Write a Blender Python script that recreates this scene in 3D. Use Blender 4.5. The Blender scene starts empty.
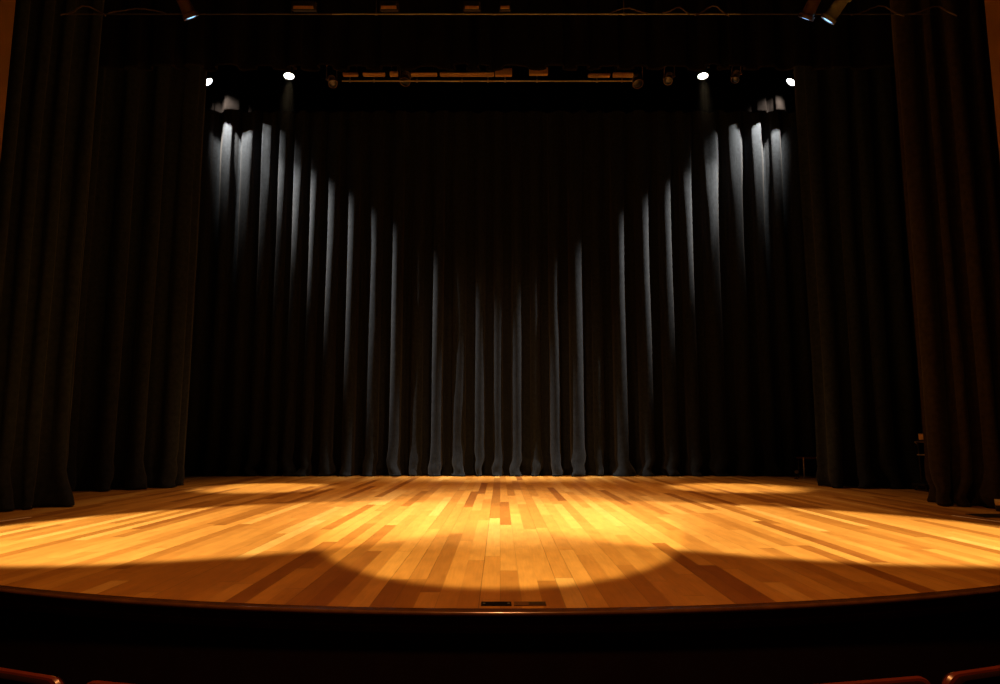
import bpy, bmesh, math, random
from mathutils import Vector, Matrix, noise
random.seed(7)
sc = bpy.context.scene
COL = sc.collection
PI = math.pi

# ------------------------------------------------------------------ settings
sc.view_settings.view_transform = 'Standard'
try: sc.view_settings.look = 'None'
except Exception: pass
sc.view_settings.gamma = 1.0
sc.view_settings.exposure = 0.0
sc.view_settings.use_curve_mapping = False
sc.cycles.use_denoising = True
sc.cycles.max_bounces = 6
sc.cycles.caustics_reflective = False
sc.cycles.caustics_refractive = False

world = bpy.data.worlds.new('dark_theatre'); sc.world = world
world.use_nodes = True
world.node_tree.nodes['Background'].inputs[0].default_value = (0, 0, 0, 1)
world.node_tree.nodes['Background'].inputs[1].default_value = 0.0

# ------------------------------------------------------------------ camera
F_PX = 705.0; TILT = math.radians(7.5); EYE = 1.0
cd = bpy.data.cameras.new('camera'); cam = bpy.data.objects.new('camera', cd); COL.objects.link(cam)
cd.sensor_width = 36.0; cd.lens = F_PX / 1000 * 36.0
cd.clip_end = 200
cam.location = (0, 0, EYE); cam.rotation_euler = (PI / 2 + TILT, 0, 0)
sc.camera = cam

def ray(px, py):
    x = (px - 500) / F_PX; y = (342 - py) / F_PX
    return Vector((x, math.cos(TILT) - y * math.sin(TILT), math.sin(TILT) + y * math.cos(TILT)))
def at(px, py, Y):
    """measured place: the point of the hall seen at a pixel, at depth Y"""
    d = ray(px, py); return Vector((0, 0, EYE)) + d * (Y / d.y)
def on_floor(px, py):
    d = ray(px, py); return Vector((0, 0, EYE)) + d * (-EYE / d.z)

# ------------------------------------------------------------------ materials
def nodes(name):
    m = bpy.data.materials.new(name); m.use_nodes = True
    nt = m.node_tree; return m, nt, nt.nodes['Principled BSDF']
def N(nt, kind, **kw):
    n = nt.nodes.new(kind)
    for k, v in kw.items(): setattr(n, k, v)
    return n
def M(nt, op, a, b=None, c=None):
    n = N(nt, 'ShaderNodeMath', operation=op)
    for i, v in enumerate((a, b, c)):
        if v is None: continue
        if isinstance(v, (int, float)): n.inputs[i].default_value = v
        else: nt.links.new(v, n.inputs[i])
    return n.outputs[0]
def simple(name, col, rough=0.5, metal=0.0, spec=0.5, var=0.12, scale=30.0, bump=0.0, sheen=0.0, coat=0.0):
    m, nt, b = nodes(name)
    tc = N(nt, 'ShaderNodeTexCoord'); nz = N(nt, 'ShaderNodeTexNoise')
    nz.inputs['Scale'].default_value = scale; nz.inputs['Detail'].default_value = 4
    nt.links.new(tc.outputs['Object'], nz.inputs['Vector'])
    rp = N(nt, 'ShaderNodeValToRGB')
    rp.color_ramp.elements[0].position = .3; rp.color_ramp.elements[1].position = .7
    rp.color_ramp.elements[0].color = tuple(c * (1 - var) for c in col) + (1,)
    rp.color_ramp.elements[1].color = tuple(min(1, c * (1 + var)) for c in col) + (1,)
    nt.links.new(nz.outputs['Fac'], rp.inputs[0]); nt.links.new(rp.outputs[0], b.inputs['Base Color'])
    b.inputs['Roughness'].default_value = rough; b.inputs['Metallic'].default_value = metal
    b.inputs['Specular IOR Level'].default_value = spec
    if sheen:
        b.inputs['Sheen Weight'].default_value = sheen; b.inputs['Sheen Roughness'].default_value = .45
    if coat:
        b.inputs['Coat Weight'].default_value = coat; b.inputs['Coat Roughness'].default_value = .12
    if bump:
        bp = N(nt, 'ShaderNodeBump'); bp.inputs['Strength'].default_value = bump; bp.inputs['Distance'].default_value = .01
        nt.links.new(nz.outputs['Fac'], bp.inputs['Height']); nt.links.new(bp.outputs[0], b.inputs['Normal'])
    return m
def glow(name, col, s):
    m, nt, b = nodes(name)
    b.inputs['Base Color'].default_value = (.05, .05, .05, 1)
    b.inputs['Emission Color'].default_value = col + (1,); b.inputs['Emission Strength'].default_value = s
    return m

def floor_wood():
    m, nt, b = nodes('stage_boards')
    L = nt.links.new
    tc = N(nt, 'ShaderNodeTexCoord'); sp = N(nt, 'ShaderNodeSeparateXYZ'); L(tc.outputs['Object'], sp.inputs[0])
    X = M(nt, 'DIVIDE', M(nt, 'ADD', sp.outputs[0], 47.36), 0.128)
    i = M(nt, 'FLOOR', X); fx = M(nt, 'FRACT', X)
    w1 = N(nt, 'ShaderNodeTexWhiteNoise', noise_dimensions='1D'); L(i, w1.inputs['W'])
    Y = M(nt, 'ADD', M(nt, 'DIVIDE', sp.outputs[1], 2.7), M(nt, 'MULTIPLY', w1.outputs['Value'], 9.0))
    j = M(nt, 'FLOOR', Y); fy = M(nt, 'FRACT', Y)
    cb = N(nt, 'ShaderNodeCombineXYZ'); L(i, cb.inputs[0]); L(j, cb.inputs[1])
    w2 = N(nt, 'ShaderNodeTexWhiteNoise', noise_dimensions='2D'); L(cb.outputs[0], w2.inputs['Vector'])
    rp = N(nt, 'ShaderNodeValToRGB'); cr = rp.color_ramp
    cr.elements[0].position = 0; cr.elements[0].color = (0.281, 0.108, 0.0186, 1)
    cr.elements[1].position = 1; cr.elements[1].color = (0.698, 0.430, 0.1159, 1)
    for p, c in ((.1, (0.339, 0.146, 0.0241)), (.22, (0.456, 0.215, 0.0389)), (.6, (0.543, 0.269, 0.0510)), (.9, (0.621, 0.334, 0.0696))):
        e = cr.elements.new(p); e.color = c + (1,)
    L(w2.outputs['Value'], rp.inputs[0])
    # grain stretched along the boards, shifted from board to board
    off = N(nt, 'ShaderNodeCombineXYZ'); L(M(nt, 'MULTIPLY', w2.outputs['Value'], 37.0), off.inputs[1])
    ad = N(nt, 'ShaderNodeVectorMath', operation='ADD'); L(tc.outputs['Object'], ad.inputs[0]); L(off.outputs[0], ad.inputs[1])
    mp = N(nt, 'ShaderNodeMapping'); mp.inputs['Scale'].default_value = (70, 3.0, 1); L(ad.outputs[0], mp.inputs[0])
    g = N(nt, 'ShaderNodeTexNoise'); g.inputs['Scale'].default_value = 1; g.inputs['Detail'].default_value = 5; L(mp.outputs[0], g.inputs['Vector'])
    mp2 = N(nt, 'ShaderNodeMapping'); mp2.inputs['Scale'].default_value = (9, 3, 1); L(ad.outputs[0], mp2.inputs[0])
    g2 = N(nt, 'ShaderNodeTexNoise'); g2.inputs['Scale'].default_value = 1; g2.inputs['Detail'].default_value = 4; L(mp2.outputs[0], g2.inputs['Vector'])
    gr = M(nt, 'ADD', M(nt, 'MULTIPLY', g.outputs['Fac'], .42), M(nt, 'MULTIPLY', g2.outputs['Fac'], .55))
    gr = M(nt, 'ADD', gr, .53)
    seam = M(nt, 'LESS_THAN', fx, .035)
    sv = M(nt, 'MULTIPLY', seam, M(nt, 'MULTIPLY', w1.outputs['Value'], .65))
    send = M(nt, 'MULTIPLY', M(nt, 'LESS_THAN', fy, .003), .45)
    k = M(nt, 'MULTIPLY', gr, M(nt, 'SUBTRACT', 1.0, M(nt, 'MAXIMUM', sv, send)))
    mx = N(nt, 'ShaderNodeVectorMath', operation='SCALE'); L(rp.outputs[0], mx.inputs[0]); L(k, mx.inputs['Scale'])
    L(mx.outputs[0], b.inputs['Base Color'])
    b.inputs['Roughness'].default_value = .31
    b.inputs['Specular IOR Level'].default_value = .42
    return m

WOOD = floor_wood()
VELVET = simple('black_velvet', (.0145, .0185, .0238), .95, spec=0.0, var=.25, scale=14, bump=.12, sheen=.05)
COOLED_VELVET = simple('bounce_cooled_velvet', (.017, .023, .035), .95, spec=0.0, var=.25, scale=14, bump=.12, sheen=.05)  # black velvet copy, tinted blue to offset the warm floor bounce
WARMLIT_VELVET = simple('warm_lit_velvet', (.026, .0205, .0145), .95, spec=0.0, var=.25, scale=14, bump=.12, sheen=.05)  # black velvet copy; warm light on the right front leg put into its colour
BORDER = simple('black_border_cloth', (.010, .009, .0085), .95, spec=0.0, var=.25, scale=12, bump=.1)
BACKBORDER = simple('dimmed_border_cloth', (.0010, .0009, .0009), .95, spec=0.0, var=.25, scale=12, bump=.1)  # border cloth darkened in its colour to dim the rake lamps' patch
BLACKWALL = simple('black_painted_wall', (.008, .0075, .007), .9, spec=.1)
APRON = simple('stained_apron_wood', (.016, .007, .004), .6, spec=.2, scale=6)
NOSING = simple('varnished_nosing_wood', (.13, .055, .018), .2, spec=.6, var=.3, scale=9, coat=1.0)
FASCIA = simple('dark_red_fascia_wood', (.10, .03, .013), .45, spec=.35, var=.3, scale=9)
PORTAL = simple('portal_oak', (.19, .10, .016), .55, var=.12, scale=3)
HOUSEFLOOR = simple('house_carpet', (.03, .012, .01), .95, spec=.05, scale=60)
BLACKMETAL = simple('black_enamel', (.02, .02, .021), .42, spec=.5)
FIXTURE = simple('bronze_enamel', (.075, .045, .026), .45, spec=.5)
GREYFIX = simple('grey_enamel', (.16, .17, .18), .45, spec=.5)
STEEL = simple('grey_steel', (.40, .37, .34), .4, metal=.4)
TANMETAL = simple('tan_reflector', (.62, .42, .24), .5)
TANDIM = simple('dull_tan_board', (.33, .21, .11), .6)
CABLE = simple('black_cable', (.05, .035, .028), .5, spec=.5)
REDWOOD = simple('dark_red_seat_wood', (.16, .028, .014), .3, spec=.5, coat=.35, scale=12)
SEATCLOTH = simple('black_red_seat_cloth', (.016, .006, .006), .95, spec=.05, scale=60)
TAPE = simple('cream_tape', (.85, .78, .62), .6)
BRASS = simple('dull_brass', (.30, .20, .09), .4, metal=.6)
CASE_LIT = simple('lit_case_wood', (.90, .68, .28), .5)  # lid colour brightened to stand for beam light falling on it
GLASSDARK = simple('dark_lens_glass', (.03, .035, .04), .08, spec=.8)
SCREW = simple('bright_screw', (.75, .72, .66), .3, metal=.8)
LENS_WARM = glow('lit_warm_lens', (1.0, .93, .80), 14.0)
LENS_WHITE = glow('lit_white_lens', (.90, .96, 1.0), 8.0)
LENS_BLUE = glow('emissive_blue_lens', (.32, .62, 1.0), 2.0)  # weak blue emission on the slanted lamps' lenses

# ------------------------------------------------------------------ mesh helpers
def link(name, bm, mat, parent=None, smooth=True, bevel=0, angle=40):
    bmesh.ops.recalc_face_normals(bm, faces=bm.faces[:])
    me = bpy.data.meshes.new(name); bm.to_mesh(me); bm.free()
    me.materials.append(mat)
    o = bpy.data.objects.new(name, me); COL.objects.link(o)
    if smooth:
        for p in me.polygons: p.use_smooth = True
        try: me.set_sharp_from_angle(angle=math.radians(angle))
        except Exception: pass
    if parent: o.parent = parent
    if bevel:
        md = o.modifiers.new('bevel', 'BEVEL'); md.width = bevel; md.segments = 2; md.limit_method = 'ANGLE'
    return o
def empty(name, loc, rot=(0, 0, 0)):
    o = bpy.data.objects.new(name, None); COL.objects.link(o)
    o.location = loc; o.rotation_euler = rot; o.empty_display_size = .1
    return o
def tag(o, label, cat, group=None, kind=None):
    o['label'] = label; o['category'] = cat
    if group: o['group'] = group
    if kind: o['kind'] = kind
    return o
def struct(o, label=None, cat=None):
    o['kind'] = 'structure'
    if label: o['label'] = label
    if cat: o['category'] = cat
    return o
def box(bm, c, s, rot=None):
    r = bmesh.ops.create_cube(bm, size=1.0)
    mt = Matrix.Translation(Vector(c)) @ (rot.to_4x4() if rot else Matrix.Identity(4)) @ Matrix.Diagonal((s[0], s[1], s[2], 1))
    bmesh.ops.transform(bm, matrix=mt, verts=r['verts'])
def frame_of(d):
    d = Vector(d).normalized()
    a = Vector((0, 0, 1)) if abs(d.z) < .9 else Vector((1, 0, 0))
    u = d.cross(a).normalized(); v = d.cross(u).normalized()
    return u, v, d
def tube(bm, pts, r, seg=10, cap=True):
    pts = [Vector(p) for p in pts]; rings = []
    u = None
    for i, p in enumerate(pts):
        d = (pts[min(i + 1, len(pts) - 1)] - pts[max(i - 1, 0)]).normalized()
        if u is None: u, v, _ = frame_of(d)
        else:
            u = (u - d * u.dot(d)).normalized(); v = d.cross(u)
        rr = r[i] if isinstance(r, (list, tuple)) else r
        rings.append([bm.verts.new(p + (u * math.cos(2 * PI * k / seg) + v * math.sin(2 * PI * k / seg)) * rr) for k in range(seg)])
    for a, b_ in zip(rings, rings[1:]):
        for k in range(seg): bm.faces.new((a[k], a[(k + 1) % seg], b_[(k + 1) % seg], b_[k]))
    if cap:
        bm.faces.new(rings[0]); bm.faces.new(rings[-1])
def lathe(bm, origin, d, prof, seg=24, cap0=True, cap1=True):
    """prof: (distance along d, radius)"""
    u, v, d = frame_of(d); o = Vector(origin); rings = []
    for s, r in prof:
        rings.append([bm.verts.new(o + d * s + (u * math.cos(2 * PI * k / seg) + v * math.sin(2 * PI * k / seg)) * r) for k in range(seg)])
    for a, b_ in zip(rings, rings[1:]):
        for k in range(seg): bm.faces.new((a[k], a[(k + 1) % seg], b_[(k + 1) % seg], b_[k]))
    if cap0: bm.faces.new(rings[0])
    if cap1: bm.faces.new(rings[-1])
def prism(bm, poly, z0, z1):
    lo = [bm.verts.new((x, y, z0)) for x, y in poly]; hi = [bm.verts.new((x, y, z1)) for x, y in poly]
    n = len(poly)
    for k in range(n): bm.faces.new((lo[k], lo[(k + 1) % n], hi[(k + 1) % n], hi[k]))
    bm.faces.new(lo); bm.faces.new(hi)

# ------------------------------------------------------------------ the setting
EDGE0, EDGE_R = 4.20, 9.1          # front edge of the stage: an arc
def edge_y(x, inset=0.0):
    R = EDGE_R - inset
    return EDGE0 + EDGE_R - math.sqrt(max(R * R - x * x, 0))
XE = 6.6
xs = [-XE + 2 * XE * k / 72 for k in range(73)]
poly = [(x, edge_y(x, .05)) for x in xs] + [(XE, 7.9), (9.6, 7.9), (9.6, 18.9), (-9.6, 18.9), (-9.6, 7.9), (-XE, 7.9)]
bm = bmesh.new(); prism(bm, poly, -.12, 0)
struct(link('floor', bm, WOOD, smooth=False), 'glossy honey-coloured plank stage floor with a curved front edge', 'floor')

def along_edge(prof, name, mat, label):
    bm = bmesh.new(); rows = []
    for x in xs:
        n = Vector((x, -math.sqrt(EDGE_R ** 2 - x * x))).normalized()      # outward, towards the audience
        c = Vector((0, EDGE0 + EDGE_R))
        rows.append([bm.verts.new((c.x + n.x * (EDGE_R + o), c.y + n.y * (EDGE_R + o), z)) for o, z in prof])
    m = len(prof)
    for a, b_ in zip(rows, rows[1:]):
        for k in range(m): bm.faces.new((a[k], a[(k + 1) % m], b_[(k + 1) % m], b_[k]))
    bm.faces.new(rows[0]); bm.faces.new(rows[-1])
    return struct(link(name, bm, mat), label, 'trim')
r_ = .016
nose = [(-.055, -.034), (-.055, .002)] + [(.012 + r_ * math.sin(a), -.014 + r_ * math.cos(a)) for a in [PI * k / 8 for k in range(9)]]
along_edge(nose, 'trim_1', NOSING, 'shiny rounded wooden nosing along the curved stage edge')
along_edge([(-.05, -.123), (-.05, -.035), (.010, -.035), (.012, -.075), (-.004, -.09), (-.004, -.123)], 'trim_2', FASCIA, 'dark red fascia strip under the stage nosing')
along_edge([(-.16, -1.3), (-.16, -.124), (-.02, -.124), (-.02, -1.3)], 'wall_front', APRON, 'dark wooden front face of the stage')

bm = bmesh.new()                                                      # raked house floor
box(bm, (0, -3.2, -.62), (23.4, 16.0, .1), Matrix.Rotation(math.radians(-4.0), 3, 'X'))
struct(link('floor_auditorium', bm, HOUSEFLOOR, smooth=False))
def wall(name, c, s, mat=BLACKWALL):
    bm = bmesh.new(); box(bm, c, s); return struct(link(name, bm, mat, smooth=False))
wall('wall_back', (0, 19.1, 5.5), (20.4, .3, 13.4)); wall('wall_left', (-9.9, 13.5, 5.5), (.3, 10.9, 13.4)); wall('wall_right', (9.9, 13.5, 5.5), (.3, 10.9, 13.4))
wall('ceiling', (0, 13.5, 12.3), (20.4, 11.2, .2))
wall('wall_house_left', (-11.8, -1.5, 5.0), (.3, 19.0, 13)); wall('wall_house_right', (11.8, -1.5, 5.0), (.3, 19.0, 13))
wall('wall_house_back', (0, -11.1, 5.0), (23.8, .3, 13)); wall('ceiling_house', (0, -1.5, 11.6), (23.8, 19.2, .2))
for side, s in (('left', -1), ('right', 1)):
    bm = bmesh.new(); box(bm, (s * (6.06 + 2.9), 8.05, 4.9), (5.8, .3, 12.4))
    struct(link('wall_proscenium_' + side, bm, PORTAL, smooth=False, bevel=.015), '%s side of the orange-brown wooden proscenium opening' % side, 'wall')
bm = bmesh.new(); box(bm, (0, 8.05, 9.6), (12.12, .3, 3.6)); struct(link('wall_proscenium_top', bm, PORTAL, smooth=False))

# ------------------------------------------------------------------ curtains
def curtain(name, path, z0, z1, fold, amp, mat, seed, hem=0.10, sharp=.35, nz=30, per=18, puddle=True, var=.35, parent=None, lean=0.0, pinch=1.7, ridges=None):
    rnd = random.Random(seed)
    P = [Vector((p[0], p[1])) for p in path]
    segl = [(b - a).length for a, b in zip(P, P[1:])]; T = sum(segl)
    def pos(s):
        s = min(max(s, 0), T)
        for a, b, l in zip(P, P[1:], segl):
            if s <= l + 1e-9: return a.lerp(b, s / l), (b - a).normalized()
            s -= l
        return P[-1], (P[-1] - P[-2]).normalized()
    # folds of unequal widths
    edges = [0.0]
    while edges[-1] < T: edges.append(edges[-1] + fold * (1 + rnd.uniform(-var, var)))
    sc_ = T / edges[-1]; edges = [e * sc_ for e in edges]
    if ridges:                                                        # measured crest positions along the path, each with its own depth
        cr = [r[0] for r in ridges]
        edges = [0.0] + [(a + b) / 2 for a, b in zip(cr, cr[1:])] + [T]
    cols = []
    for i, (a, b) in enumerate(zip(edges, edges[1:])):
        A = amp * rnd.uniform(.45, 1.3); sk = rnd.uniform(-.12, .12)
        if ridges: A = amp * ridges[i][1]; sk = rnd.uniform(-.06, .06)
        for k in range(per): cols.append((a + (b - a) * k / per, i, k / per, A, sk))
    cols.append((T, len(edges) - 2, 1.0, amp, 0))
    bm = bmesh.new(); rows = []
    for r in range(nz + 1):
        v = (r / nz)
        v = v ** 1.7                                                  # more rows near the hem
        z = z0 + (z1 - z0) * v; row = []
        q_ = min(max((z - 5.0) / 3.3, 0), 1); pn = pinch - (pinch - .27) * q_ * q_ * (3 - 2 * q_)
        low = max(0.0, 1 - (z - z0) / 0.95) if puddle else 0.0
        for (s, i, f, A, sk) in cols:
            p, t = pos(s); n = Vector((t.y, -t.x))                     # n looks to the audience for a path running +x
            drift = noise.noise(Vector((i * 3.7 + seed, z * .22, seed * 1.3))) * (.02 if ridges else .06)
            ph = 2 * PI * (f + sk * math.sin(2 * PI * f) * .5)
            body = .5 - .5 * math.cos(ph); shape = 1 - 2 * body ** pn
            grow = .72 + .28 * (1 - v)
            off = -A * grow * shape + .04 * noise.noise(Vector((s * 6.0, z * .35, seed)))
            tan = sharp * fold * .32 * math.sin(2 * ph) * (.7 + .3 * (1 - v)) + drift * fold
            off += .012 * noise.noise(Vector((s * 19, z * 1.3, seed + 4)))
            if low:
                w = low * low
                off += w * hem * (.55 + .45 * math.sin(ph - .8)) * (.5 + .9 * noise.noise(Vector((s * 2.2, 0, seed + 9))) ** 2 * 3)
                tan += w * .26 * noise.noise(Vector((s * 3.1, z * 3, seed + 2)))
                off += w * .08 * noise.noise(Vector((s * 9, z * 9, seed + 5)))
            q = p + n * off + t * tan
            zz = z
            if puddle: zz += low ** 3 * .012 * (1 + noise.noise(Vector((s * 5, 1, seed))))
            row.append(bm.verts.new((q.x + lean * v, q.y, zz)))
        rows.append(row)
    for a, b in zip(rows, rows[1:]):
        for k in range(len(a) - 1): bm.faces.new((a[k], a[k + 1], b[k + 1], b[k]))
    o = link(name, bm, mat, parent=parent, angle=180)
    sd = o.modifiers.new('cloth_thickness', 'SOLIDIFY'); sd.thickness = .008; sd.offset = -1
    return o

Y_BACK = 17.6
crests = [(226, 145, 1), (246, 170, 1.05), (265, 200, .95), (281, 200, .8), (296, 200, .85), (312, 250, 1), (330, 270, 1.05), (351, 280, 1.1), (374, 290, .72), (396, 330, 1.1),
          (417, 360, .55), (436, 380, .95), (458, 400, .6), (482, 420, .8), (497, 420, .75), (517, 420, .85), (536, 390, .55), (553, 340, 1), (578, 330, 1.05), (599, 330, .5), (617, 300, 1.1),
          (646, 270, 1.1), (668, 270, .95), (687, 240, 1), (711, 210, 1), (738, 175, 1.05), (757, 150, 1)]
crests = [(at(px, py, Y_BACK - .15).x + 8.9, a) for px, py, a in crests]
rr = random.Random(5)
while crests[0][0] > .75: crests.insert(0, (crests[0][0] - rr.uniform(.42, .58), rr.uniform(.8, 1.1)))
while crests[-1][0] < 17.1: crests.append((crests[-1][0] + rr.uniform(.42, .58), rr.uniform(.8, 1.1)))
tag(curtain('back_curtain', [(-8.9, Y_BACK), (8.9, Y_BACK)], .004, 11.2, .50, .20, VELVET, 12, hem=.26, ridges=crests, nz=44, per=20),
    'wide black pleated curtain across the back of the stage', 'curtain')
tag(curtain('leg_curtain', [(-8.6, 8.55), (-6.9, 8.95), (-6.15, 10.28)], .004, 11.0, .36, .15, COOLED_VELVET, 11, hem=.2),
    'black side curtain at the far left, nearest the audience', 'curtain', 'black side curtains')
tag(curtain('leg_curtain', [(6.22, 10.5), (6.8, 9.98), (8.7, 9.8)], .004, 11.0, .36, .15, WARMLIT_VELVET, 15, hem=.2),
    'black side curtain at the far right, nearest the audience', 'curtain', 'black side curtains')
tag(curtain('leg_curtain', [(-9.0, 12.0), (-7.4, 12.75), (-6.12, 14.0)], .004, 11.0, .6, .18, COOLED_VELVET, 21, hem=.24),
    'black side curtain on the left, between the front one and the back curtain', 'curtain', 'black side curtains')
tag(curtain('leg_curtain', [(6.15, 13.85), (7.2, 13.5), (9.0, 13.8)], .004, 11.0, .6, .18, COOLED_VELVET, 26, hem=.24),
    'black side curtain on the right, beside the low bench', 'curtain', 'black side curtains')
zb = at(500, 67, 10.9).z
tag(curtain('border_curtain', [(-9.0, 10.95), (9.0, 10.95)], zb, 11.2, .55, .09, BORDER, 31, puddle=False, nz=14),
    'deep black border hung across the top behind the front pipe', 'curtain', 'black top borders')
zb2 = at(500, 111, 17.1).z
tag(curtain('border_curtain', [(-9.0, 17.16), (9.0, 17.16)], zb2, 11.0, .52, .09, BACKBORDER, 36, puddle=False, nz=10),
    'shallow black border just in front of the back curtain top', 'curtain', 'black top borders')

# ------------------------------------------------------------------ lighting pipes
def pipe(name, x0, x1, y, z, r, mat, label, hang=(), seg=12, extra=None):
    t = tag(empty(name, (0, y, z)), label, 'pipe')
    bm = bmesh.new(); tube(bm, [(x0, 0, 0), (x1, 0, 0)], r, seg); link('tube', bm, mat, t)
    for hx, h in hang:
        bm = bmesh.new(); tube(bm, [(hx, 0, -r * 1.6), (hx, 0, h)], .006, 6); box(bm, (hx, 0, 0), (.035, r * 2.6, r * 2.6)); link('hanger', bm, mat, t)
    return t
YE, ZE = 16.0, 10.0                 # back electric
pipe('lighting_pipe', -8.6, 8.6, YE, ZE, .03, BLACKMETAL, 'black lighting pipe carrying the lit lamps before the back curtain', [(x, 2.2) for x in (-7.6, -2.6, 2.6, 7.6)])
lo = at(500, 81, YE - .1).z
pipe('cable_rail', at(342, 81, YE - .1).x, at(632, 81, YE - .1).x, YE - .1, lo, .020, STEEL, 'thin grey rail below the row of dim strip lights',
     [(at(px, 81, YE - .1).x, at(500, 76, YE - .1).z - lo) for px in (350, 374, 417, 462, 488, 505, 537, 597, 622)])
YF = 9.0; zf = at(500, 14, YF).z    # front electric
fp = pipe('front_pipe', -2.3, 3.3, YF, zf, .010, GREYFIX, 'thin pipe spanning the very top of the stage opening', [(x, 5.2) for x in (-1.7, 1.7)])
for xa, xb in ((-5.95, -2.3), (3.3, 5.95)):
    bm = bmesh.new(); tube(bm, [(xa, 0, 0), (xb, 0, 0)], .010, 10); link('dark_end_tube', bm, BLACKMETAL, fp)  # ends darkened; the pipe's fading light is put into their colour

# ------------------------------------------------------------------ lamps
def spotlight(name, lens, aim, length, rad, pz, py, body, lensmat, label, group, barn=False):
    """lens: where the front glass sits; aim: beam direction; hung from a pipe at (y=py, z=pz)"""
    lens = Vector(lens); d = Vector(aim).normalized()
    piv = lens - d * length * .55
    root = tag(empty(name, (piv.x, py, pz)), label, 'lamp', group)
    o = Vector((piv.x, py, pz)); L = lens - o; P = piv - o
    bm = bmesh.new()
    lathe(bm, L - d * length, d, [(0, rad * .45), (.02, rad * .8), (length * .38, rad * .86), (length * .40, rad * .98), (length * .46, rad * .98), (length * .48, rad * .82),
                                  (length * .93, rad * .90), (length * .94, rad * 1.12), (length * 1.02, rad * 1.12), (length * 1.02, rad * .95), (length * .97, rad * .93)], 28, cap1=False)
    for k in range(3): lathe(bm, L - d * (length * (.86 - .06 * k)), d, [(0, rad * .9), (.004, rad * 1.02), (.010, rad * 1.02), (.014, rad * .9)], 28, False, False)
    barrel = link('barrel', bm, body, root)
    bm = bmesh.new()
    lathe(bm, L - d * .018, d, [(0, rad * .93), (.012, rad * .93), (.020, rad * .8), (.028, rad * .5), (.031, rad * .1)], 28)
    link('lens', bm, lensmat, barrel)
    side = d.cross(Vector((0, 0, 1)))
    side = Vector((1, 0, 0)) if side.length < .2 else side.normalized()
    if side.x < 0: side = -side
    bm = bmesh.new(); w = rad * 1.25
    top = Vector((0, 0, -.09))
    tube(bm, [P + side * w, P + side * w + (top - P) * .72, top + side * w * .6, top - side * w * .6, P - side * w + (top - P) * .72, P - side * w], .014, 6)
    for s in (-1, 1): lathe(bm, P + side * s * w * .8, side * s, [(0, .03), (.05, .03)], 10)
    link('yoke', bm, body, root)
    bm = bmesh.new(); box(bm, (0, 0, -.02), (.05, .09, .11)); tube(bm, [(0, 0, -.10), (0, 0, .0)], .012, 8); tube(bm, [(0, -.07, .01), (0, .0, .05), (0, .05, .0)], .012, 6)
    link('clamp', bm, BLACKMETAL, root)
    return root
def beam(name, loc, target, power, color, half_deg, blend, size=.06):
    ld = bpy.data.lights.new(name, 'SPOT'); ld.energy = power; ld.color = color
    ld.spot_size = math.radians(half_deg * 2); ld.spot_blend = blend; ld.shadow_soft_size = size
    o = bpy.data.objects.new(name, ld); COL.objects.link(o); o.location = loc
    o.rotation_euler = (Vector(target) - Vector(loc)).to_track_quat('-Z', 'Y').to_euler()
    return o
WARM = (1.0, .73, .45)
for s, nm, px in ((-1, 'left', 289), (1, 'right', 703)):
    lens = at(px, 76, YE); tgt = Vector((s * 4.5, 13.7, 0)); d = (tgt - lens).normalized()
    spotlight('profile_spotlight', lens, d, .46, .122, ZE, YE, BLACKMETAL, LENS_WARM,
              'lit warm white lamp on the back pipe, inner one of the %s pair' % nm, 'lit lamps on the back pipe')
    beam('downlight_' + nm, lens + d * .06, tgt, 8500, (1, .74, .42), 8.6, .75, .11)
for s, nm, px in ((-1, 'left', 208), (1, 'right', 791)):
    lens = at(px, 82, 16.6); d = Vector((-s * .62, -.02, -.78)).normalized()
    spotlight('profile_spotlight', lens, d, .42, .125, ZE, YE + .1, BLACKMETAL, LENS_WHITE,
              'lit cold white lamp on the back pipe at its far %s end' % nm, 'lit lamps on the back pipe')
    d2 = Vector((-s * .38, .581, -.70))
    beam('rakelight_' + nm, lens + d * .06, lens + d2, 3500, (1.0, .83, .66), 34, 1.0, .06)
    far = at(500 + s * 115, 305, 17.5)            # the hot centre of the same lamp's beam
    beam('rakelight_core_' + nm, lens + d * .06, far, 9500, (1.0, .83, .66), 16, 1.0, .05)

UN = 'unlit lamps on the back pipe'
for px, py, aim, rad, lab in ((333, 84, (.3, -.5, -.8), .10, 'small unlit lamp hanging left of the leftmost strip light'),
                              (405, 82, (-.1, -.4, -.9), .12, 'unlit lamp on the back pipe between two strip lights'),
                              (638, 84, (.1, -.5, -.9), .12, 'unlit lamp hanging at the right end of the thin grey rail'),
                              (668, 81, (-.3, -.5, -.8), .10, 'small unlit lamp beside the warm right lamp, on its left'),
                              (735, 80, (-.3, -.3, -.8), .09, 'small unlit lamp between the warm and cold lamps on the right')):
    spotlight('flood_lamp', at(px, py, YE), aim, .30, rad, ZE, YE, FIXTURE, GLASSDARK, lab, UN)

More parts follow.
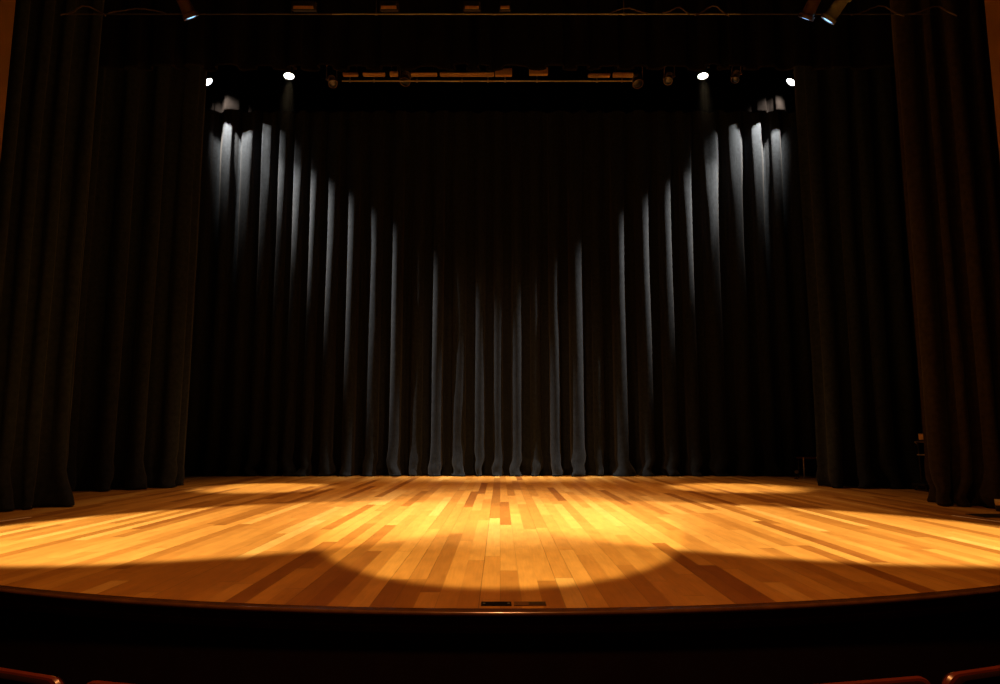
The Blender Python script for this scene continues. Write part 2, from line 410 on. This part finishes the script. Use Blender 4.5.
def strip(px0, px1, py0, py1, mat, label, dy=.1):
    a = at(px0, py1, YE - dy); b = at(px1, py1, YE - dy); h = max(.07, at(px0, py0, YE - dy).z - a.z)
    w = b.x - a.x; t = tag(empty('strip_light', ((a.x + b.x) / 2, YE - dy, a.z)), label, 'lamp', 'dim strip lights on the back pipe')
    bm = bmesh.new()
    prof = [(-.04, h), (-.055, h * .5), (-.048, .01), (.048, .01), (.055, h * .5), (.04, h)]
    lo_ = [bm.verts.new((-w / 2, y, z)) for y, z in prof]; hi_ = [bm.verts.new((w / 2, y, z)) for y, z in prof]
    for k in range(6): bm.faces.new((lo_[k], lo_[(k + 1) % 6], hi_[(k + 1) % 6], hi_[k]))
    bm.faces.new(lo_); bm.faces.new(hi_); link('housing', bm, mat, t, smooth=False)
    bm = bmesh.new(); box(bm, (0, 0, .004), (w * .96, .08, .012)); link('reflector', bm, TANMETAL, t, smooth=False)
    for q in (-.36, .36):
        bm = bmesh.new(); box(bm, (q * w, dy * .5, (ZE - a.z + h) / 2), (.02, .02, ZE - a.z - h)); box(bm, (q * w, dy * .7, ZE - a.z - .01), (.03, .1, .08)); link('bracket', bm, BLACKMETAL, t, smooth=False)
STR = ((343, 358, 73, 76, TANDIM, 'short strip light at the left end of the thin grey rail'),
       (363, 385, 73, 76, TANMETAL, 'second strip light from the left on the back pipe'),
       (390, 398, 72, 76, TANMETAL, 'very short strip light left of the middle unlit lamp'),
       (411, 437, 73, 76, TANMETAL, 'strip light right of the middle unlit lamp'),
       (440, 494, 73, 76, TANMETAL, 'longest strip light, left of the two dull boxes'),
       (495, 512, 69, 76, TANDIM, 'dull brown box light on the longest strip, left of the dark gap'),
       (529, 548, 68, 75, TANDIM, 'dull brown box light right of the dark gap'),
       (588, 610, 74, 77, TANDIM, 'strip light left of the last one at the right end'),
       (613, 633, 73, 77, TANMETAL, 'last strip light at the right end of the row'))
for s_ in STR: strip(*s_)

ZU = at(500, -16, YF).z + .42
FR = 'lamps slanting down at the top of the stage'
for px, py, px0, py0, body, lab in ((191, 17, 174, -18, FIXTURE, 'slanted brown lamp with a blue lens at the upper left'),
                                    (806, 18, 821, -14, FIXTURE, 'slanted brown lamp with a blue lens at the upper right'),
                                    (828, 20, 851, -12, GREYFIX, 'slanted grey lamp with a blue lens beside the brown one')):
    a = at(px, py, YF - .1); b_ = at(px0, py0, YF - .33)
    d = (a - b_).normalized()
    spotlight('ellipsoidal_spotlight', a, d, .62, .095, ZU, YF - .3, body, LENS_BLUE, lab, FR)
# rail that carries the slanted lamps, above the picture
pipe('upper_pipe', -5.4, 5.4, YF - .3, ZU, .03, BLACKMETAL, 'black pipe above the front pipe carrying the slanted lamps')
for px, w, lab in ((304, 26, 'dim brown floodlight above the front pipe on the left'), (389, 20, 'dim brown floodlight above the front pipe, second from left'),
                   (472, 18, 'dim brown floodlight above the front pipe, near the middle'), (505, 12, 'small dim brown floodlight at the middle of the front pipe')):
    a = at(px, 11.5, YF); ww = w / F_PX * YF
    t = tag(empty('floodlight', (a.x, YF, zf + .02)), lab, 'lamp', 'floodlights above the front pipe')
    bm = bmesh.new(); box(bm, (0, .02, .10), (ww, .12, .12), Matrix.Rotation(math.radians(20), 3, 'X')); link('housing', bm, BLACKMETAL, t, smooth=False, bevel=.012)
    bm = bmesh.new(); box(bm, (0, -.045, .05), (ww * .82, .02, .035), Matrix.Rotation(math.radians(20), 3, 'X')); link('reflector', bm, TANDIM, t, smooth=False)
    bm = bmesh.new(); h_ = ww * .53
    tube(bm, [(-h_, .02, .10), (-h_, .01, .0), (-h_ * .8, 0, -.02), (h_ * .8, 0, -.02), (h_, .01, .0), (h_, .02, .10)], .008, 6)
    link('yoke', bm, BLACKMETAL, t)

# cables looped over the front pipe
CB = 'cables looped along the front pipe'
for px0, px1, lab in ((60, 105, 'black cable loop at the upper left corner'), (108, 165, 'black cable loop left of the slanted brown lamp'),
                      (610, 648, 'black cable loop over the front pipe, right of its middle'), (662, 690, 'black cable loop over the front pipe, second right of its middle'),
                      (695, 730, 'black cable loop left of the two slanted lamps'), (852, 905, 'black cable loop right of the slanted grey lamp'),
                      (908, 958, 'black cable loop at the upper right corner')):
    a = at(px0, 18, YF - .04); b_ = at(px1, 18, YF - .04); pts = []
    n = 14
    for k in range(n + 1):
        u = k / n; p = a.lerp(b_, u)
        pts.append((p.x, p.y + .03 * math.sin(u * 9), zf - .03 + .09 * math.sin(PI * u) ** .7 * (1 if k % 2 else .93) + .02 * math.sin(u * 7 + px0)))
    bm = bmesh.new(); tube(bm, pts, .010, 8); tag(link('cable', bm, CABLE), lab, 'cable', CB)

# ------------------------------------------------------------------ things on the stage
# steel trolley in the right wing
base = on_floor(917, 491)
t = tag(empty('trolley', (base.x + .28, base.y, 0)), 'dark wheeled equipment trolley behind the right front side curtain', 'trolley')
def pt(name, fn, mat, parent, **k):
    bm = bmesh.new(); fn(bm); return link(name, bm, mat, parent, **k)
H_ = at(918, 433, base.y).z
pt('base', lambda b: (box(b, (0, 0, .11), (.50, .42, .035)), box(b, (-.10, 0, .07), (.36, .05, .04))), BLACKMETAL, t, smooth=False, bevel=.006)
for sx in (-1, 1):
    for sy in (-1, 1):
        c = pt('caster', lambda b: (lathe(b, (sx * .2 - .015, sy * .16, .036), (1, 0, 0), [(0, .02), (.004, .035), (.026, .035), (.03, .02)], 16), box(b, (sx * .2, sy * .16, .075), (.04, .03, .045))), BLACKMETAL, t)
        pt('post', lambda b: tube(b, [(sx * .10, sy * .15, .12), (sx * .11, sy * .15, H_ - .10)], .012, 8), STEEL if (sx, sy) == (-1, -1) else BLACKMETAL, t)
pt('shelf', lambda b: box(b, (.02, 0, at(918, 455, base.y).z), (.30, .36, .022)), STEEL, t, smooth=False, bevel=.004)
pt('shelf', lambda b: box(b, (.02, 0, at(918, 440, base.y).z - .02), (.30, .36, .018)), BLACKMETAL, t, smooth=False, bevel=.004)
pt('handle', lambda b: tube(b, [(-.13, -.15, H_ - .2), (-.17, -.15, H_ - .16), (-.17, .15, H_ - .16), (-.13, .15, H_ - .2)], .01, 8), STEEL, t)
u_ = tag(empty('control_box', (base.x + .30, base.y, at(918, 440, base.y).z - .011)), 'small tan box on top of the wheeled trolley', 'box')
pt('body', lambda b: box(b, (0, 0, .06), (.24, .28, .10)), TANMETAL, u_, smooth=False, bevel=.01)
pt('lid', lambda b: box(b, (0, 0, .118), (.25, .29, .016)), STEEL, u_, smooth=False, bevel=.004)
for s in (-1, 1): pt('foot', lambda b: box(b, (s * .09, 0, .005), (.03, .2, .01)), BLACKMETAL, u_, smooth=False)

# low bench by the back curtain, right
b0 = at(800, 473, 16.7); bx0 = b0.x; bw = 1.15; bh = at(797, 457, 16.7).z
t = tag(empty('bench', (bx0 + bw / 2, 16.7, 0)), 'low dark bench at the back right, partly behind the side curtain', 'bench')
pt('top', lambda b: box(b, (0, 0, bh - .02), (bw, .36, .04)), FASCIA, t, smooth=False, bevel=.008)
pt('edge_strip', lambda b: box(b, (0, -.185, bh - .012), (bw, .012, .02)), BRASS, t, smooth=False)
for sx in (-1, 1):
    for sy in (-1, 1): pt('leg', lambda b: tube(b, [(sx * (bw / 2 - .04), sy * .14, bh - .03), (sx * (bw / 2 - .03), sy * .15, 0)], .016, 8), STEEL if sy < 0 else BLACKMETAL, t)
pt('stretcher', lambda b: box(b, (0, .14, bh * .45), (bw - .1, .02, .03)), BLACKMETAL, t, smooth=False)
c0 = on_floor(796, 473.6); c0.y = 16.35; c0.x = at(796, 470, 16.35).x
t = tag(empty('glint_stand', (c0.x, c0.y, 0)), 'tiny added stand whose pale head makes a glint at the foot of the bench', 'lamp')  # invented stand; its bright metal head stands in for a glint
pt('base', lambda b: lathe(b, (0, 0, 0), (0, 0, 1), [(0, .05), (.012, .05), (.02, .02)], 16), BLACKMETAL, t)
pt('stem', lambda b: tube(b, [(0, 0, .015), (-.01, 0, .09), (0, -.01, .17)], .006, 6), BLACKMETAL, t)
pt('head', lambda b: lathe(b, (0, 0, .16), (.2, -1, .1), [(-.04, .012), (-.02, .03), (.03, .042)], 16), SCREW, t)

# case at the right edge
e = on_floor(996, 511.5)
RZ = -.58; ca, sa = math.cos(RZ), math.sin(RZ)
t = tag(empty('equipment_case', (e.x + .29 * ca - .18 * sa, e.y + .29 * sa + .18 * ca, 0), (0, 0, RZ)), 'low black case with a top coloured as if lit yellow at the far right edge of the stage', 'case')
pt('body', lambda b: box(b, (0, 0, .045), (.58, .36, .07)), BLACKMETAL, t, smooth=False, bevel=.006)
pt('lid', lambda b: box(b, (0, 0, .108), (.58, .37, .055)), CASE_LIT, t, smooth=False, bevel=.006)
for sx in (-1, 1): pt('foot', lambda b: box(b, (sx * .22, 0, .006), (.06, .3, .012)), BLACKMETAL, t, smooth=False)
pt('latch', lambda b: box(b, (-.12, -.19, .08), (.05, .015, .05)), STEEL, t, smooth=False)
m0 = on_floor(982, 515); m1 = on_floor(1000, 519)
bm = bmesh.new(); box(bm, ((m0.x + m1.x) / 2 + .25, (m0.y + m1.y) / 2 + .1, .004), (.75, .38, .008))
for k in range(5): box(bm, ((m0.x + m1.x) / 2 + .25, (m0.y + m1.y) / 2 - .04 + .07 * k, .0095), (.7, .03, .003))
tag(link('rubber_mat', bm, BLACKMETAL, smooth=False), 'dark rubber mat on the floor before the yellow-topped case', 'mat')

def tape(p0, p1, w, label):
    a = on_floor(*p0); b = on_floor(*p1); d = (b - a); ln = d.length; d.normalize()
    ang = math.atan2(d.y, d.x); c = (a + b) / 2
    bm = bmesh.new(); box(bm, (c.x, c.y, .0012), (ln, w, .0024), Matrix.Rotation(ang, 3, 'Z'))
    tag(link('floor_tape', bm, TAPE, smooth=False), label, 'tape', 'pale floor tapes at the sides')
tape((-22, 524.5), (30, 517.3), .05, 'pale tape line on the stage floor at the left edge')
tape((952, 515.6), (1012, 523.4), .045, 'pale tape line on the stage floor at the right edge')

# two floor pockets at the front centre
def pocket(px0, px1, py, lid, label, brass=False):
    a = on_floor(px0, py); b = on_floor(px1, py); w = b.x - a.x
    t = tag(empty('floor_pocket', ((a.x + b.x) / 2, a.y, 0)), label, 'floor plate', 'floor plates at the stage front')
    pt('plate', lambda m: box(m, (0, 0, .002), (w, .085, .006)), lid, t, smooth=False, bevel=.001)
    pt('rim', lambda m: [box(m, c, s) for c, s in (((0, -.040, .005), (w, .005, .003)), ((0, .040, .005), (w, .005, .003)), ((-w / 2 + .003, 0, .005), (.005, .08, .003)), ((w / 2 - .003, 0, .005), (.005, .08, .003)))], lid, t, smooth=False)
    for s in (-1, 1): pt('screw', lambda m: lathe(m, (s * w * .40, 0, .004), (0, 0, 1), [(0, .008), (.003, .008), (.005, .004)], 12), SCREW if not brass else BRASS, t)
    if brass:
        pt('hinged_lid', lambda m: box(m, (w * .22, 0, .006), (w * .52, .074, .004)), simple('dark_olive_plate', (.05, .035, .015), .5), t, smooth=False)
pocket(481, 511.5, 604.4, simple('black_plate', (.004, .004, .004), .6, spec=.2), 'black floor plate with two bright screws at the stage front')
pocket(514, 546, 604.4, simple('dull_olive_plate', (.17, .085, .025), .5), 'dull brown floor plate right of the black one at the stage front', True)

# ------------------------------------------------------------------ audience seats in front of the stage
def rounded_back(w, h, r, n=6):
    pts = [(-w / 2, 0)]
    for k in range(n + 1):
        a = PI - (PI / 2) * k / n; pts.append((-w / 2 + r + r * math.cos(a), h - r + r * math.sin(a)))
    for k in range(n + 1):
        a = PI / 2 - (PI / 2) * k / n; pts.append((w / 2 - r + r * math.cos(a), h - r + r * math.sin(a)))
    pts.append((w / 2, 0)); return pts
def seat(loc, rz, ztop, label):
    t = tag(empty('theatre_seat', (loc[0], loc[1], ztop - .86), (0, 0, rz)), label, 'seat', 'theatre seats below the stage')
    w = .52; out = rounded_back(w, .50, .045)
    def slab(b, y0, y1, ins, z0):
        A = [b.verts.new((x * (1 - ins), y0 + (z0 + z - .5) * .0, z0 + z)) for x, z in out]; B = [b.verts.new((x * (1 - ins), y1, z0 + z)) for x, z in out]
        n = len(out)
        for k in range(n): b.faces.new((A[k], A[(k + 1) % n], B[(k + 1) % n], B[k]))
        b.faces.new(A); b.faces.new(B)
    pt('backrest', lambda b: slab(b, -.03, .03, .03, .352), SEATCLOTH, t, bevel=.008)
    pt('back_rim', lambda b: tube(b, [(x, 0, .348 + z) for x, z in out], .014, 8), REDWOOD, t)
    pt('seat_cushion', lambda b: box(b, (0, .27, .42), (.46, .44, .10)), SEATCLOTH, t, smooth=False, bevel=.03)
    for s in (-1, 1):
        pt('armrest', lambda b: box(b, (s * .268, .20, .60), (.028, .36, .03)), REDWOOD, t, smooth=False, bevel=.01)
        pt('leg', lambda b: (box(b, (s * .268, .20, .30), (.03, .10, .58)), box(b, (s * .268, .18, .015), (.028, .32, .03))), BLACKMETAL, t, smooth=False, bevel=.006)
def seat_by_corner(px, py, Z, side, rz, label):
    """the top corner of the back nearest the aisle sits at this pixel"""
    c = at(px, py, Z); w = .52
    dx = Vector((math.cos(rz), math.sin(rz))) * (w / 2) * side
    seat((c.x - dx.x, c.y - dx.y), rz, c.z, label)
seat_by_corner(62, 678, 2.25, 1, math.radians(-20), 'dark seat with a red wooden rim at the lower left corner')
seat_by_corner(84, 680, 2.20, -1, math.radians(-13), 'red-rimmed dark seat just right of the lower left corner one')
seat_by_corner(929, 675.5, 2.22, 1, math.radians(12), 'red-rimmed dark seat just left of the lower right corner one')
seat_by_corner(945, 674, 2.24, -1, math.radians(19), 'dark seat with a red wooden rim at the lower right corner')

# faint smoke hanging right under the two warm lamps, thinning out to nothing
m, nt, b = nodes('stage_haze'); nt.nodes.remove(b)
tc = N(nt, 'ShaderNodeTexCoord'); sp = N(nt, 'ShaderNodeSeparateXYZ'); nt.links.new(tc.outputs['Object'], sp.inputs[0])
r2 = M(nt, 'ADD', M(nt, 'POWER', M(nt, 'DIVIDE', sp.outputs[0], .42), 2.0), M(nt, 'POWER', M(nt, 'DIVIDE', sp.outputs[1], .42), 2.0))
side_ = M(nt, 'MAXIMUM', M(nt, 'SUBTRACT', 1.0, r2), 0.0)
down_ = M(nt, 'MAXIMUM', M(nt, 'ADD', 1.0, M(nt, 'DIVIDE', sp.outputs[2], 1.5)), 0.0)
vs = N(nt, 'ShaderNodeVolumeScatter'); vs.inputs['Anisotropy'].default_value = .3
nt.links.new(M(nt, 'MULTIPLY', M(nt, 'MULTIPLY', side_, down_), .0008), vs.inputs['Density'])
nt.links.new(vs.outputs[0], nt.nodes['Material Output'].inputs['Volume'])
for px, sd in ((289, 'left'), (703, 'right')):
    p = at(px, 78, YE); bm = bmesh.new()
    lathe(bm, (0, 0, 0), (0, 0, -1), [(0, .16), (.3, .30), (.9, .40), (1.5, .42)], 20)
    hz = link('haze', bm, m); hz.location = (p.x, p.y - .08, p.z - .14)
    tag(hz, 'faint glowing haze right under the warm white lamp on the %s' % sd, 'haze', 'haze under the warm lamps', 'stuff')

# ------------------------------------------------------------------ light from the house, with two added fills
for s, nm in ((-1, 'left'), (1, 'right')):
    beam('box_boom_' + nm, (s * 9, 3, 7), (s * 3.24, 7.82, 0), 13500, WARM, 12.5, .26, .08)
beam('front_spot', (0, -6, 8), (0, 8.08, 0), 19500, (1, .70, .36), 7.1, .11, .06)
beam('centre_spot', (0, 2, 10), (0, 9.7, 0), 15500, (1, .87, .78), 15, 1.0, .08)
beam('apron_fill', (0, 2.0, 10), (0, 4.6, 0), 2100, (1, .37, .10), 45, 1.0, .15)  # added unseen fill, lifts the dark apron outside the pools
beam('upstage_fill', (0, 13.2, 11.6), (0, 13.0, 0), 4000, (1, .46, .18), 38, 1.0, .4)  # added unseen overhead fill for the upstage and side floor
